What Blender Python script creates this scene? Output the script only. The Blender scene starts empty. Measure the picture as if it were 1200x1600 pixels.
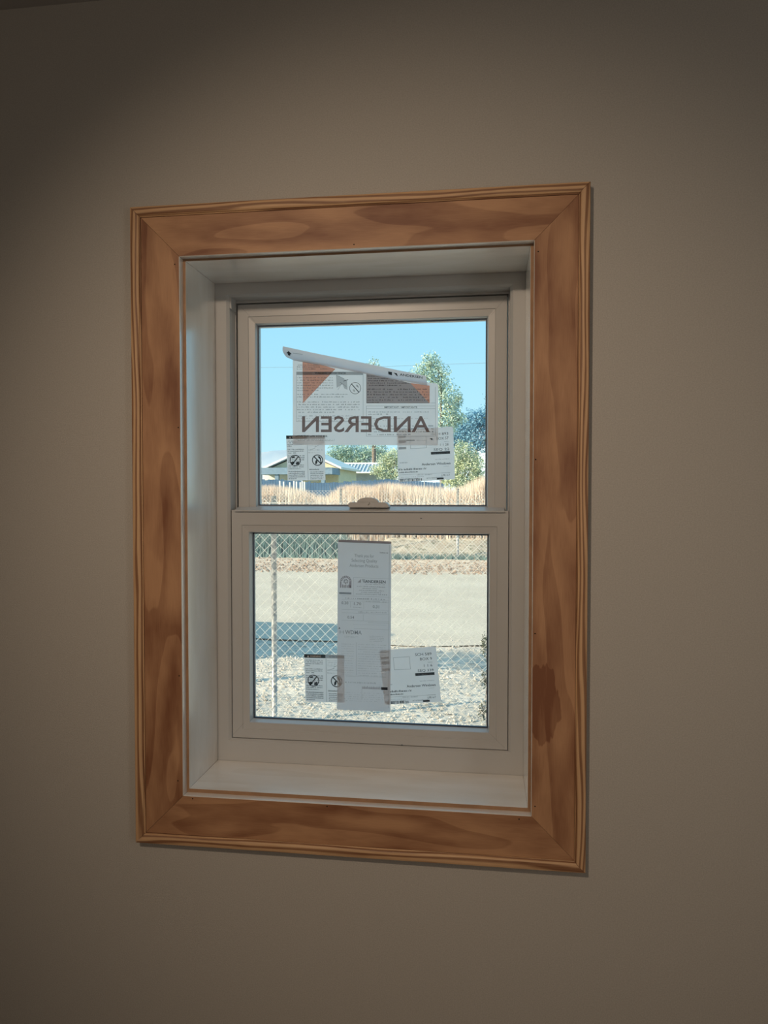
import bpy, bmesh, math, random
from mathutils import Vector, Matrix, noise
random.seed(7)
C = bpy.context.scene.collection
PI = math.pi
# ---------------------------------------------------------------- camera
CAM = Vector((0.2959, -1.6353, 0.0847)); YAW = 0.1361; PIT = -0.0270; F = 1144.6
cd = bpy.data.cameras.new('camera'); cam = bpy.data.objects.new('camera', cd); C.objects.link(cam)
cam.location = CAM; cam.rotation_euler = (PI/2+PIT, 0, YAW)
cd.sensor_fit = 'VERTICAL'; cd.sensor_height = 36; cd.lens = F/1600*36; cd.clip_start = .02; cd.clip_end = 3000
bpy.context.scene.camera = cam
CR = Vector((math.cos(YAW), math.sin(YAW), 0)); CF = Vector((-math.sin(YAW)*math.cos(PIT), math.cos(YAW)*math.cos(PIT), math.sin(PIT))); CU = CR.cross(CF)
def at(px, py, Y):            # the point of the plane y = Y seen at a pixel of the photograph
    d = CF + CR*((px-600)/F) - CU*((py-800)/F)
    return CAM + d*((Y-CAM.y)/d.y)
# ---------------------------------------------------------------- world, sun, lights, exposure
sc = bpy.context.scene
sc.view_settings.view_transform = 'Standard'; sc.view_settings.look = 'None'
sc.view_settings.exposure = 0; sc.view_settings.gamma = 1; sc.view_settings.use_curve_mapping = False
w = bpy.data.worlds.new('sky'); sc.world = w; w.use_nodes = True
nt = w.node_tree; bg = nt.nodes['Background']
tc = nt.nodes.new('ShaderNodeTexCoord'); sx = nt.nodes.new('ShaderNodeSeparateXYZ'); rp = nt.nodes.new('ShaderNodeValToRGB')
nt.links.new(tc.outputs['Generated'], sx.inputs[0]); nt.links.new(sx.outputs['Z'], rp.inputs[0]); nt.links.new(rp.outputs[0], bg.inputs[0])
el = rp.color_ramp.elements
el[0].position = 0.0; el[0].color = (.60, .89, .98, 1)
el[1].position = 1.0; el[1].color = (.30, .62, .92, 1)
e = el.new(.10); e.color = (.47, .83, .98, 1)
e = el.new(.24); e.color = (.36, .75, .97, 1)
e = el.new(.6); e.color = (.34, .70, .95, 1)
bg.inputs[1].default_value = 1.08
SUN = Vector((.80, .42, -.42)).normalized()
sl = bpy.data.lights.new('sun', 'SUN'); so = bpy.data.objects.new('sun', sl); C.objects.link(so)
so.rotation_euler = SUN.to_track_quat('-Z', 'Y').to_euler(); sl.energy = 8.6; sl.color = (1, .84, .60); sl.angle = math.radians(.6)
def light(name, kind, loc, target, energy, color, **k):
    l = bpy.data.lights.new(name, kind); o = bpy.data.objects.new(name, l); C.objects.link(o)
    o.location = loc; o.rotation_euler = (Vector(target)-Vector(loc)).to_track_quat('-Z', 'Y').to_euler()
    l.energy = energy; l.color = color
    for a, b in k.items(): setattr(l, a, b)
    return o
light('ceiling_spot_light', 'SPOT', (-.40, -2.15, 1.14), (.10, 0, -.08), 80, (1, .77, .57), spot_size=math.radians(64), spot_blend=1.0, shadow_soft_size=.05)
light('room_light', 'AREA', (0, -3.6, .3), (0, 0, -.3), 4.8, (1, .82, .66), shape='RECTANGLE', size=2.2, size_y=1.6)
light('added_jamb_fill', 'AREA', (1.9, -1.9, .1), (-.4, .1, -.1), 7.5, (1, .94, .86), shape='RECTANGLE', size=.8, size_y=1.3)  # unseen fill added to brighten the left jamb
# ---------------------------------------------------------------- helpers
def lin(r, g, b):
    f = lambda c: (c/255/12.92 if c/255 <= .04045 else ((c/255+.055)/1.055)**2.4)
    return (f(r), f(g), f(b), 1)
def mat(name, col=(.8, .8, .8, 1), rough=.6, bump=0, bscale=200, var=0, vscale=5, metal=0, spec=.5, coat=0, alt=None):
    m = bpy.data.materials.new(name); m.use_nodes = True; n = m.node_tree; b = n.nodes['Principled BSDF']
    b.inputs['Base Color'].default_value = col; b.inputs['Roughness'].default_value = rough; b.inputs['Metallic'].default_value = metal
    b.inputs['Specular IOR Level'].default_value = spec; b.inputs['Coat Weight'].default_value = coat
    t = n.nodes.new('ShaderNodeTexCoord')
    if var or alt:
        z = n.nodes.new('ShaderNodeTexNoise'); z.inputs['Scale'].default_value = vscale; z.inputs['Detail'].default_value = 5
        n.links.new(t.outputs['Object'], z.inputs[0])
        r = n.nodes.new('ShaderNodeValToRGB'); n.links.new(z.outputs[0], r.inputs[0])
        a = alt or tuple(c*(1-var) for c in col[:3])+(1,)
        r.color_ramp.elements[0].position = .35; r.color_ramp.elements[1].position = .65
        r.color_ramp.elements[0].color = a; r.color_ramp.elements[1].color = col
        n.links.new(r.outputs[0], b.inputs['Base Color'])
    if bump:
        z2 = n.nodes.new('ShaderNodeTexNoise'); z2.inputs['Scale'].default_value = bscale; z2.inputs['Detail'].default_value = 3
        n.links.new(t.outputs['Object'], z2.inputs[0])
        bp = n.nodes.new('ShaderNodeBump'); bp.inputs['Strength'].default_value = bump; bp.inputs['Distance'].default_value = .001
        n.links.new(z2.outputs[0], bp.inputs['Height']); n.links.new(bp.outputs[0], b.inputs['Normal'])
    return m
def link(name, me, parent=None):
    o = bpy.data.objects.new(name, me); C.objects.link(o)
    if parent: o.parent = parent
    return o
def mesh_obj(name, verts, faces, mats, parent=None, mi=None, uvs=None, smooth=False):
    me = bpy.data.meshes.new(name); me.from_pydata([tuple(v) for v in verts], [], faces)
    for m in (mats if isinstance(mats, (list, tuple)) else [mats]): me.materials.append(m)
    if mi: me.polygons.foreach_set('material_index', mi)
    if uvs:
        l = me.uv_layers.new(name='UVMap')
        for p in me.polygons:
            for k, li in enumerate(p.loop_indices): l.data[li].uv = uvs[p.index][k]
    if smooth: me.polygons.foreach_set('use_smooth', [True]*len(me.polygons))
    me.update(); return link(name, me, parent)
def empty(name, loc=(0, 0, 0)):
    o = bpy.data.objects.new(name, None); C.objects.link(o); o.location = loc; o.empty_display_size = .05; return o
def tag(o, label=None, cat=None, group=None, kind=None):
    if label: o['label'] = label
    if cat: o['category'] = cat
    if group: o['group'] = group
    if kind: o['kind'] = kind
    return o
class MB:
    def __init__(s): s.v = []; s.f = []
    def add(s, vs, fs):
        b = len(s.v); s.v += [Vector(x) for x in vs]; s.f += [tuple(b+i for i in f) for f in fs]; return s
    def box(s, x0, x1, y0, y1, z0, z1):
        vs = [(x, y, z) for z in (z0, z1) for y in (y0, y1) for x in (x0, x1)]
        return s.add(vs, [(0, 2, 3, 1), (4, 5, 7, 6), (0, 1, 5, 4), (2, 6, 7, 3), (0, 4, 6, 2), (1, 3, 7, 5)])
    def tube(s, pts, r, n=6, cap=True):
        pts = [Vector(p) for p in pts]; rr = r if isinstance(r, (list, tuple)) else [r]*len(pts)
        b = len(s.v)
        for i, p in enumerate(pts):
            d = (pts[min(i+1, len(pts)-1)]-pts[max(i-1, 0)]).normalized()
            a = d.cross(Vector((0, 0, 1)) if abs(d.z) < .9 else Vector((1, 0, 0))).normalized(); c = d.cross(a)
            for k in range(n):
                t = 2*PI*k/n; s.v.append(p+(a*math.cos(t)+c*math.sin(t))*rr[i])
        for i in range(len(pts)-1):
            for k in range(n):
                s.f.append((b+i*n+k, b+i*n+(k+1) % n, b+(i+1)*n+(k+1) % n, b+(i+1)*n+k))
        if cap: s.f.append(tuple(b+k for k in range(n))); s.f.append(tuple(b+(len(pts)-1)*n+k for k in reversed(range(n))))
        return s
    def obj(s, name, m, parent=None, smooth=False):
        if parent and parent.location.length > 0: s.v = [v-parent.location for v in s.v]
        return mesh_obj(name, s.v, s.f, m, parent, smooth=smooth)
def sweep(name, rect, prof, mats, parent, segmat=None, sides='LTRB', gap=0, split=True, loc_uv=0):
    """rect=(x0,x1,z0,z1) outer rectangle; prof = [(inset, y)...]; mitred corners; one object per side if split"""
    x0, x1, z0, z1 = rect; outs = []; V = []; Fc = []; MI = []; UV = []
    cum = [0]
    for a, b in zip(prof, prof[1:]): cum.append(cum[-1]+math.dist(a, b))
    for sd in sides:
        b = len(V)
        for (i, y) in prof:
            if sd == 'L': p, q = (x0+i, y, z0+i+gap), (x0+i, y, z1-i-gap)
            if sd == 'R': p, q = (x1-i, y, z1-i-gap), (x1-i, y, z0+i+gap)
            if sd == 'T': p, q = (x0+i+gap, y, z1-i), (x1-i-gap, y, z1-i)
            if sd == 'B': p, q = (x1-i-gap, y, z0+i), (x0+i+gap, y, z0+i)
            V += [p, q]
        off = random.uniform(0, 40) if sd not in ('R',) else 17.3
        ax = 2 if sd in 'LR' else 0
        for k in range(len(prof)-1):
            a = b+2*k
            Fc.append((a, a+1, a+3, a+2)); MI.append(segmat[k] if segmat else 0)
            UV.append([(V[a][ax], cum[k]+off), (V[a+1][ax], cum[k]+off), (V[a+3][ax], cum[k+1]+off), (V[a+2][ax], cum[k+1]+off)])
        if split:
            n = len(prof)
            for e in (0, 1):
                Fc.append(tuple(b+2*k+e for k in (range(n) if e else reversed(range(n))))); MI.append(0)
                UV.append([(0, 0)]*n)
            outs.append(mesh_obj(name, V, Fc, mats, parent, MI, UV)); V, Fc, MI, UV = [], [], [], []
    if not split:
        outs.append(mesh_obj(name, V, Fc, mats, parent, MI, UV))
    return outs
# ---------------------------------------------------------------- materials
def wood(name, light, dark, bands=5.0, stripes=False, patches=()):
    """grain from UV (u along the board in metres, v across); smooth-to-sharp growth bands, fine pores, blotches"""
    m = bpy.data.materials.new(name); m.use_nodes = True; n = m.node_tree; L = n.links.new; N = n.nodes.new
    b = n.nodes['Principled BSDF']; b.inputs['Roughness'].default_value = .55
    uv = N('ShaderNodeUVMap'); mp = N('ShaderNodeMapping'); L(uv.outputs[0], mp.inputs[0])
    mp.inputs['Scale'].default_value = (2.2, 13, 1) if not stripes else (2.4, 26, 1)
    nz = N('ShaderNodeTexNoise'); nz.inputs['Scale'].default_value = 1.0; nz.inputs['Detail'].default_value = 1.6; nz.inputs['Roughness'].default_value = .35; L(mp.outputs[0], nz.inputs[0])
    mul = N('ShaderNodeMath'); mul.operation = 'MULTIPLY'; mul.inputs[1].default_value = bands; L(nz.outputs[0], mul.inputs[0])
    last = mul
    if stripes:
        sp = N('ShaderNodeSeparateXYZ'); L(uv.outputs[0], sp.inputs[0])
        m2 = N('ShaderNodeMath'); m2.operation = 'MULTIPLY_ADD'; m2.inputs[1].default_value = 88; L(sp.outputs[1], m2.inputs[0]); L(mul.outputs[0], m2.inputs[2]); last = m2
    fr = N('ShaderNodeMath'); fr.operation = 'FRACT'; L(last.outputs[0], fr.inputs[0])
    rp = N('ShaderNodeValToRGB'); L(fr.outputs[0], rp.inputs[0]); ce = rp.color_ramp.elements
    ce[0].position = 0; ce[0].color = (0, 0, 0, 1); ce[1].position = 1; ce[1].color = (0, 0, 0, 1)
    x = ce.new(.80 if not stripes else .6); x.color = (1, 1, 1, 1)
    x = ce.new(.96 if not stripes else .85); x.color = (.9, .9, .9, 1)
    x = ce.new(.35); x.color = (.12, .12, .12, 1)
    # blotches
    mp2 = N('ShaderNodeMapping'); mp2.inputs['Scale'].default_value = (5, 16, 1); L(uv.outputs[0], mp2.inputs[0])
    bz = N('ShaderNodeTexNoise'); bz.inputs['Scale'].default_value = 1; bz.inputs['Detail'].default_value = 3; L(mp2.outputs[0], bz.inputs[0])
    br = N('ShaderNodeMapRange'); br.inputs[1].default_value = .38; br.inputs[2].default_value = .72; L(bz.outputs[0], br.inputs[0])
    mp3 = N('ShaderNodeMapping'); mp3.inputs['Scale'].default_value = (25, 700, 1); L(uv.outputs[0], mp3.inputs[0])
    fz = N('ShaderNodeTexNoise'); fz.inputs['Scale'].default_value = 1; fz.inputs['Detail'].default_value = 4; L(mp3.outputs[0], fz.inputs[0])
    s1 = N('ShaderNodeMath'); s1.operation = 'MULTIPLY_ADD'; s1.inputs[1].default_value = .40 if not stripes else .85; L(rp.outputs[0], s1.inputs[0])
    s2 = N('ShaderNodeMath'); s2.operation = 'MULTIPLY'; s2.inputs[1].default_value = .72 if not stripes else .15; L(br.outputs[0], s2.inputs[0]); L(s2.outputs[0], s1.inputs[2])
    s3 = N('ShaderNodeMath'); s3.operation = 'MULTIPLY_ADD'; s3.inputs[1].default_value = .5; L(fz.outputs[0], s3.inputs[0])
    s4 = N('ShaderNodeMath'); s4.operation = 'SUBTRACT'; s4.inputs[1].default_value = .25; L(s1.outputs[0], s4.inputs[0]); L(s4.outputs[0], s3.inputs[2])
    fac = s3
    for (pu, pv, ru, rv, amt) in patches:      # heartwood patches with a ragged sharp edge, uv centre and radii
        sp = N('ShaderNodeVectorMath'); sp.operation = 'SUBTRACT'; L(uv.outputs[0], sp.inputs[0]); sp.inputs[1].default_value = (pu, pv, 0)
        dv = N('ShaderNodeVectorMath'); dv.operation = 'DIVIDE'; L(sp.outputs[0], dv.inputs[0]); dv.inputs[1].default_value = (ru, rv, 1)
        ln = N('ShaderNodeVectorMath'); ln.operation = 'LENGTH'; L(dv.outputs[0], ln.inputs[0])
        mp4 = N('ShaderNodeMapping'); mp4.inputs['Scale'].default_value = (14, 60, 1); L(uv.outputs[0], mp4.inputs[0])
        wz = N('ShaderNodeTexNoise'); wz.inputs['Scale'].default_value = 1; L(mp4.outputs[0], wz.inputs[0])
        ad = N('ShaderNodeMath'); ad.operation = 'MULTIPLY_ADD'; ad.inputs[1].default_value = .9; L(wz.outputs[0], ad.inputs[0]); L(ln.outputs['Value'], ad.inputs[2])
        mr = N('ShaderNodeMapRange'); mr.inputs[1].default_value = 1.45; mr.inputs[2].default_value = 1.40; mr.inputs[3].default_value = 0; mr.inputs[4].default_value = amt; L(ad.outputs[0], mr.inputs[0])
        a2 = N('ShaderNodeMath'); a2.operation = 'ADD'; L(fac.outputs[0], a2.inputs[0]); L(mr.outputs[0], a2.inputs[1]); fac = a2
    cr = N('ShaderNodeMix'); cr.data_type = 'RGBA'; cr.clamp_factor = True
    L(fac.outputs[0], cr.inputs[0]); cr.inputs[6].default_value = light; cr.inputs[7].default_value = dark
    L(cr.outputs[2], b.inputs['Base Color'])
    bp = N('ShaderNodeBump'); bp.inputs['Strength'].default_value = .12; bp.inputs['Distance'].default_value = .0005
    L(fz.outputs[0], bp.inputs['Height']); L(bp.outputs[0], b.inputs['Normal'])
    return m
M = {}
M['wall'] = mat('wall_paint', (.51, .485, .44, 1), .75, bump=.6, bscale=420, var=.15, vscale=380)
M['ceiling'] = mat('ceiling_paint', (.42, .41, .40, 1), .9, bump=.3, bscale=200)
M['floor'] = wood('floor_wood', (.62, .50, .38, 1), (.46, .34, .24, 1), 4)
M['pine'] = wood('casing_pine', (.51, .285, .150, 1), (.215, .085, .038, 1), 4.3)
M['pine_r'] = wood('casing_pine_right', (.51, .285, .150, 1), (.215, .085, .038, 1), 4.3, patches=[(-.375, 17.3+.086, .088, .036, .5)])
M['band'] = wood('moulding_pine', (.66, .42, .23, 1), (.20, .085, .036, 1), 3.4, stripes=True)
M['pale'] = wood('pale_pine', (.90, .88, .84, 1), (.78, .73, .66, 1), 3.0)
pb_ = M['pale'].node_tree.nodes['Principled BSDF']; pb_.inputs['Roughness'].default_value = .26; pb_.inputs['Specular IOR Level'].default_value = .9
pb_.inputs['Coat Weight'].default_value = 1; pb_.inputs['Coat IOR'].default_value = 2.6; pb_.inputs['Coat Roughness'].default_value = .20
M['edge'] = mat('unlit_edge_pine', (.38, .22, .12, 1), .7, var=.2, vscale=30)  # front edge out of the window light, its shade put into the brown
M['vinyl'] = mat('white_vinyl', (.50, .50, .49, 1), .34, bump=.05, bscale=600, spec=.6)
M['gasket'] = mat('dark_glazing_gasket', (.025, .045, .085, 1), .5, var=.2)
M['dark'] = mat('black_hole', (.01, .008, .006, 1), .9, var=.1)
M['metal'] = mat('bright_screw', (.7, .68, .62, 1), .3, metal=1, var=.1)
def glassmat():
    m = bpy.data.materials.new('window_glass'); m.use_nodes = True; n = m.node_tree; n.nodes.clear(); L = n.links.new
    o = n.nodes.new('ShaderNodeOutputMaterial'); t = n.nodes.new('ShaderNodeBsdfTransparent'); g = n.nodes.new('ShaderNodeBsdfGlossy')
    t.inputs[0].default_value = (.985, .995, 1, 1); g.inputs['Roughness'].default_value = .01
    f = n.nodes.new('ShaderNodeFresnel'); f.inputs[0].default_value = 1.45; x = n.nodes.new('ShaderNodeMixShader')
    geo = n.nodes.new('ShaderNodeNewGeometry')   # one-faced reflection so the thin pane does not trap light
    mu = n.nodes.new('ShaderNodeMath'); mu.operation = 'MULTIPLY'; iv = n.nodes.new('ShaderNodeMath'); iv.operation = 'SUBTRACT'; iv.inputs[0].default_value = 1
    L(geo.outputs['Backfacing'], iv.inputs[1]); L(f.outputs[0], mu.inputs[0]); L(iv.outputs[0], mu.inputs[1])
    L(mu.outputs[0], x.inputs[0]); L(t.outputs[0], x.inputs[1]); L(g.outputs[0], x.inputs[2]); L(x.outputs[0], o.inputs[0]); return m
M['glass'] = glassmat()
def paper(name, trans, refl, tw=.6):
    m = bpy.data.materials.new(name); m.use_nodes = True; n = m.node_tree; n.nodes.clear(); L = n.links.new
    o = n.nodes.new('ShaderNodeOutputMaterial'); a = n.nodes.new('ShaderNodeBsdfTranslucent'); d = n.nodes.new('ShaderNodeBsdfDiffuse'); ad = n.nodes.new('ShaderNodeAddShader')
    z = n.nodes.new('ShaderNodeTexNoise'); z.inputs['Scale'].default_value = 25; z.inputs['Detail'].default_value = 6
    t = n.nodes.new('ShaderNodeTexCoord'); L(t.outputs['Object'], z.inputs[0])
    r = n.nodes.new('ShaderNodeMix'); r.data_type = 'RGBA'; L(z.outputs[0], r.inputs[0])
    r.inputs[6].default_value = tuple(c*.9 for c in trans)+(1,); r.inputs[7].default_value = tuple(trans)+(1,)
    L(r.outputs[2], a.inputs[0]); d.inputs[0].default_value = tuple(refl)+(1,)
    L(a.outputs[0], ad.inputs[0]); L(d.outputs[0], ad.inputs[1]); L(ad.outputs[0], o.inputs[0]); return m
def ink(name, col, alpha):
    m = bpy.data.materials.new(name); m.use_nodes = True; n = m.node_tree; n.nodes.clear(); L = n.links.new
    o = n.nodes.new('ShaderNodeOutputMaterial'); t = n.nodes.new('ShaderNodeBsdfTransparent'); d = n.nodes.new('ShaderNodeBsdfDiffuse'); x = n.nodes.new('ShaderNodeMixShader')
    d.inputs[0].default_value = tuple(col)+(1,); x.inputs[0].default_value = alpha
    L(t.outputs[0], x.inputs[1]); L(d.outputs[0], x.inputs[2]); L(x.outputs[0], o.inputs[0]); return m
M['paper'] = paper('white_paper', (.66, .62, .61), (.19, .19, .19))
M['paper_tall'] = paper('matte_paper', (.46, .44, .45), (.22, .22, .22))
M['paper_flap'] = paper('folded_paper', (.50, .46, .46), (.26, .26, .27))
M['black'] = ink('black_ink', (.012, .012, .014), .93)
M['grey'] = ink('grey_ink', (.06, .07, .09), .55)
M['faint'] = ink('faint_ink', (.10, .11, .13), .38)
M['brown'] = ink('brown_ink', (.13, .06, .042), .82)
M['brownbox'] = ink('brown_box_ink', (.17, .095, .08), .68)
M['orange'] = ink('orange_ink', (.66, .27, .11), .74)
M['red'] = ink('red_ink', (.16, .05, .05), .55)
M['white'] = ink('white_ink', (.62, .62, .62), .95)
# ---------------------------------------------------------------- room shell
GZ = CAM.z-1.65
FZ, CZ, XL, XR, YB = -1.50, 1.232, -1.95, 1.95, -4.1
hx, hz0, hz1 = .414, -.6365, .641
TW = .26
mb = MB()
mb.box(XL-.15, -hx, 0, TW, FZ-.06, CZ+.1); mb.box(hx, XR+.15, 0, TW, FZ-.06, CZ+.1)
mb.box(-hx, hx, 0, TW, hz1, CZ+.1); mb.box(-hx, hx, 0, TW, FZ-.06, hz0)
tag(mb.obj('wall_front', M['wall']), 'beige painted wall around the window', kind='structure')
tag(MB().box(XL-.15, XL, YB, 0, FZ, CZ).obj('wall_left', M['wall']), 'beige wall left of the window wall', kind='structure')
tag(MB().box(XR, XR+.15, YB, 0, FZ, CZ).obj('wall_right', M['wall']), 'beige wall right of the window wall', kind='structure')
tag(MB().box(XL-.15, XR+.15, YB-.15, YB, FZ, CZ).obj('wall_back', M['wall']), 'beige wall behind the camera', kind='structure')
tag(MB().box(XL-.15, XR+.15, YB-.15, 0, CZ, CZ+.12).obj('ceiling', M['ceiling']), 'off-white ceiling seen at the top left corner', kind='structure')
tag(MB().box(XL-.15, XR+.15, YB-.15, 0, FZ-.06, FZ).obj('floor', M['floor']), 'wooden floor of the room', kind='structure')
# ---------------------------------------------------------------- casing, backband, jamb
HW, HH, CW, BW = .4, .6254, .0926, .0238
t1 = tag(empty('trim_1', (0, 0, -HH)), 'flat orange-brown pine boards mitred around the window', kind='structure')
def put(lst, par):
    for o in lst:
        o.parent = par; o.matrix_parent_inverse = Matrix.Translation(-par.location)
    return lst
R1 = (-HW-CW, HW+CW, -HH-CW, HH+CW)
cas = {}
for sd in 'LTRB':
    cas[sd] = put(sweep('casing_board', R1, [(0, -.0002), (0, -.0175), (CW-.0012, -.0175), (CW, -.0163), (CW, .0034)],
        [M['pine_r'] if sd == 'R' else M['pine'], M['pale']], None, [0, 0, 1, 1], sides=sd, gap=.0004), t1)[0]
for x, y, sd in [(273, 413, 'L'), (278.5, 668, 'L'), (280, 1056, 'L'), (278, 1220, 'L'), (301, 1248, 'B'), (511, 1260, 'B'), (811, 1280, 'B'),
                 (836, 1260, 'R'), (836, 990, 'R'), (837, 718, 'R'), (841, 393, 'R'), (553, 382, 'T')]:
    p = at(x, y, -.0179); a = MB(); n = 8
    a.add([(p.x+.0016*math.cos(2*PI*k/n), p.y, p.z+.0016*math.sin(2*PI*k/n)) for k in range(n)]+[(p.x, p.y+.0002, p.z)], [(k, (k+1) % n, n) for k in range(n)])
    put([a.obj('nail_hole', M['dark'])], cas[sd])[0].matrix_parent_inverse = Matrix.Identity(4)
t2 = tag(empty('trim_2', (0, 0, -HH-.1)), 'striped raised pine moulding framing the flat boards', kind='structure')
R2 = (-HW-CW-BW, HW+CW+BW, -HH-CW-BW, HH+CW+BW)
put(sweep('moulding_strip', R2, [(0, -.0002), (0, -.0225), (.0012, -.0250), (.006, -.0264), (.012, -.0266), (.0175, -.0256), (.0205, -.0238), (.0217, -.0205), (.0232, -.0198), (.0234, -.0002)],
    [M['band']], None, gap=.0004), t2)
t3 = tag(empty('trim_3', (0, .1, -HH)), 'pale pine boards lining the deep window recess', kind='structure')
JX, JT, JB = .3935, .6205, -.6165
R3 = (-JX-.018, JX+.018, JB-.018, JT+.018)
put(sweep('jamb_board', R3, [(.0, .1885), (.0, .0036), (.0174, .0036), (.018, .0042), (.018, .1885)], [M['edge'], M['pale']], None, [0, 0, 1, 1], gap=.0003), t3)
# ---------------------------------------------------------------- window unit
wn = tag(empty('window_1', (0, .2, JB)), 'white vinyl single-hung window with two glazed sashes', kind='structure')
def pw(o, par=None):
    if par is None: o.parent = wn; o.matrix_parent_inverse = Matrix.Translation(-wn.location)
    else: o.parent = par; o.matrix_parent_inverse = Matrix.Identity(4)
    return o
V_ = [M['vinyl']]
FR = (-.413, .413, -.633, .640)
il = .413-.362; itop = .640-.591; ibot = .633-.562
def sweep4(name, outer, inners, mats, segmat=None):
    """rings through rectangles: inners = [(x0,x1,z0,z1,y)...]"""
    V = []; Fc = []; MI = []
    for (x0, x1, z0, z1, y) in inners: V += [(x0, y, z0), (x1, y, z0), (x1, y, z1), (x0, y, z1)]
    for k in range(len(inners)-1):
        for j in range(4):
            a = 4*k+j; b = 4*k+(j+1) % 4; Fc.append((a, b, b+4, a+4)); MI.append(segmat[k] if segmat else 0)
    return mesh_obj(name, V, Fc, mats, None, MI)
def rc(h, z0, z1, y): return (-h, h, z0, z1, y)
pw(sweep4('window_frame', None, [rc(.413, -.633, .640, .30), rc(.413, -.633, .640, .1895), rc(.3640, -.5640, .5930, .1895), rc(.3622, -.5622, .5912, .1912),
    rc(.3570, -.5588, .5870, .1958), rc(.3570, -.5588, .5870, .2370), rc(.3540, -.5600, .5815, .2370), rc(.3540, -.5600, .5815, .2370),
    rc(.3540, -.5600, .5815, .2850), rc(.345, -.55, .572, .2850), rc(.345, -.55, .572, .30), rc(.413, -.633, .640, .30)], V_))
# upper sash
def sash(name, o, i, y0, y1, gy, chy=.004):
    """o outer rect, i bead rect (x half, z0, z1)"""
    (ox, oz0, oz1), (ix, iz0, iz1) = o, i
    s = pw(sweep4(name, None, [rc(ox, oz0, oz1, y1), rc(ox, oz0, oz1, y0+.001), rc(ox-.001, oz0+.001, oz1-.001, y0),
        rc(ix+.018, iz0-.018, iz1+.018, y0), rc(ix+.0165, iz0-.0165, iz1+.0165, y0+.002), rc(ix, iz0, iz1, y0+.003),
        rc(ix-.001, iz0+.001, iz1-.001, y0+.005), rc(ix-.0035, iz0+.0045, iz1-.0035, gy-.0035), rc(ix-.006, iz0+.006, iz1-.006, gy-.0035), rc(ix-.006, iz0+.006, iz1-.006, y1-.001), rc(ix, iz0, iz1, y1), rc(ox, oz0, oz1, y1)], V_))
    pw(sweep4('glazing_gasket', None, [rc(ix-.0034, iz0+.0044, iz1-.0034, gy-.0045), rc(ix-.0058, iz0+.0068, iz1-.0058, gy-.0040), rc(ix-.0066, iz0+.0076, iz1-.0066, gy-.0002),
        rc(ix-.0034, iz0+.0044, iz1-.0034, gy-.0002)], [M['gasket']]), s)
    pw(MB().box(-ix+.006, ix-.006, gy, gy+.004, iz0+.006, iz1-.006).obj('glass_pane', M['glass']), s)
    return s
GU, GL = .2600, .2270
us = sash('upper_sash', (.3510, .012, .5785), (.3045, .0445, .5290), .2395, .2760, GU)
ls = sash('lower_sash', (.3555, -.5575, .0385), (.3100, -.5170, -.0180), .1965, .2360, GL)
# ledge on the lower sash's top rail
pw(sweep4('rail_ledge', None, [(-.345, .345, .0350, .0372, .1900), (-.345, .345, .0350, .0384, .1912), (-.345, .345, .0350, .0462, .2200), (-.345, .345, .036, .0462, .2355)], V_), ls)
me = ls.children[-1].data; bm = bmesh.new(); bm.from_mesh(me); bmesh.ops.holes_fill(bm, edges=bm.edges); bmesh.ops.recalc_face_normals(bm, faces=bm.faces); bm.to_mesh(me); bm.free()
# lift rail joint lines of the sash mitres: small welds
def weld(px0, py0, px1, py1, Y, par):
    a, b = at(px0, py0, Y), at(px1, py1, Y); d = (b-a).normalized(); n = Vector((d.z, 0, -d.x))*.00025
    pw(mesh_obj('mitre_line', [a-n, b-n, b+n, a+n], [(0, 1, 2, 3)], M['faint']), par)
weld(377, 480, 398, 502, .2392, us); weld(790, 465, 768, 492, .2392, us)
weld(363, 1149, 381, 1130, .1962, ls); weld(789, 1169, 765, 1146, .1962, ls)
# weep mark and little nick
for (x, y, Y) in [(658, 810, .1962), (628, 1164, .1892)]:
    p = at(x, y, Y); pw(MB().box(p.x-.0022, p.x+.0022, p.y-.0004, p.y+.0004, p.z-.0009, p.z+.0009).obj('small_mark', M['gasket']), ls if Y > .19 else None)
# sash lock
lk = at(576, 786, .2)
bm = bmesh.new()
def prism(bm, pts, y0, y1):
    a = [bm.verts.new((x, y0, z)) for x, z in pts]; b = [bm.verts.new((x, y1, z)) for x, z in pts]
    bm.faces.new(a); bm.faces.new(list(reversed(b)))
    for k in range(len(pts)): bm.faces.new((a[k], b[k], b[(k+1) % len(pts)], a[(k+1) % len(pts)]))
zb = .0456
prism(bm, [(lk.x-.052, zb), (lk.x+.052, zb), (lk.x+.051, zb+.007), (lk.x+.044, zb+.0135), (lk.x-.049, zb+.0135), (lk.x-.052, zb+.012)], .1985, .2310)
bmesh.ops.recalc_face_normals(bm, faces=bm.faces); bmesh.ops.bevel(bm, geom=bm.edges[:], offset=.0015, segments=2, affect='EDGES')
me = bpy.data.meshes.new('sash_lock'); bm.to_mesh(me); bm.free(); me.materials.append(M['vinyl'])
so_ = pw(link('sash_lock', me)); 
bm = bmesh.new(); prism(bm, [(lk.x-.003+.028*math.cos(t), zb+.0134+.0125*math.sin(t)) for t in [PI*k/14 for k in range(15)]], .2035, .2230)
bmesh.ops.recalc_face_normals(bm, faces=bm.faces); bmesh.ops.bevel(bm, geom=bm.edges[:], offset=.001, segments=2, affect='EDGES')
me = bpy.data.meshes.new('lock_cam'); bm.to_mesh(me); bm.free(); me.materials.append(M['vinyl']); pw(link('lock_cam', me), so_)
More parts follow.
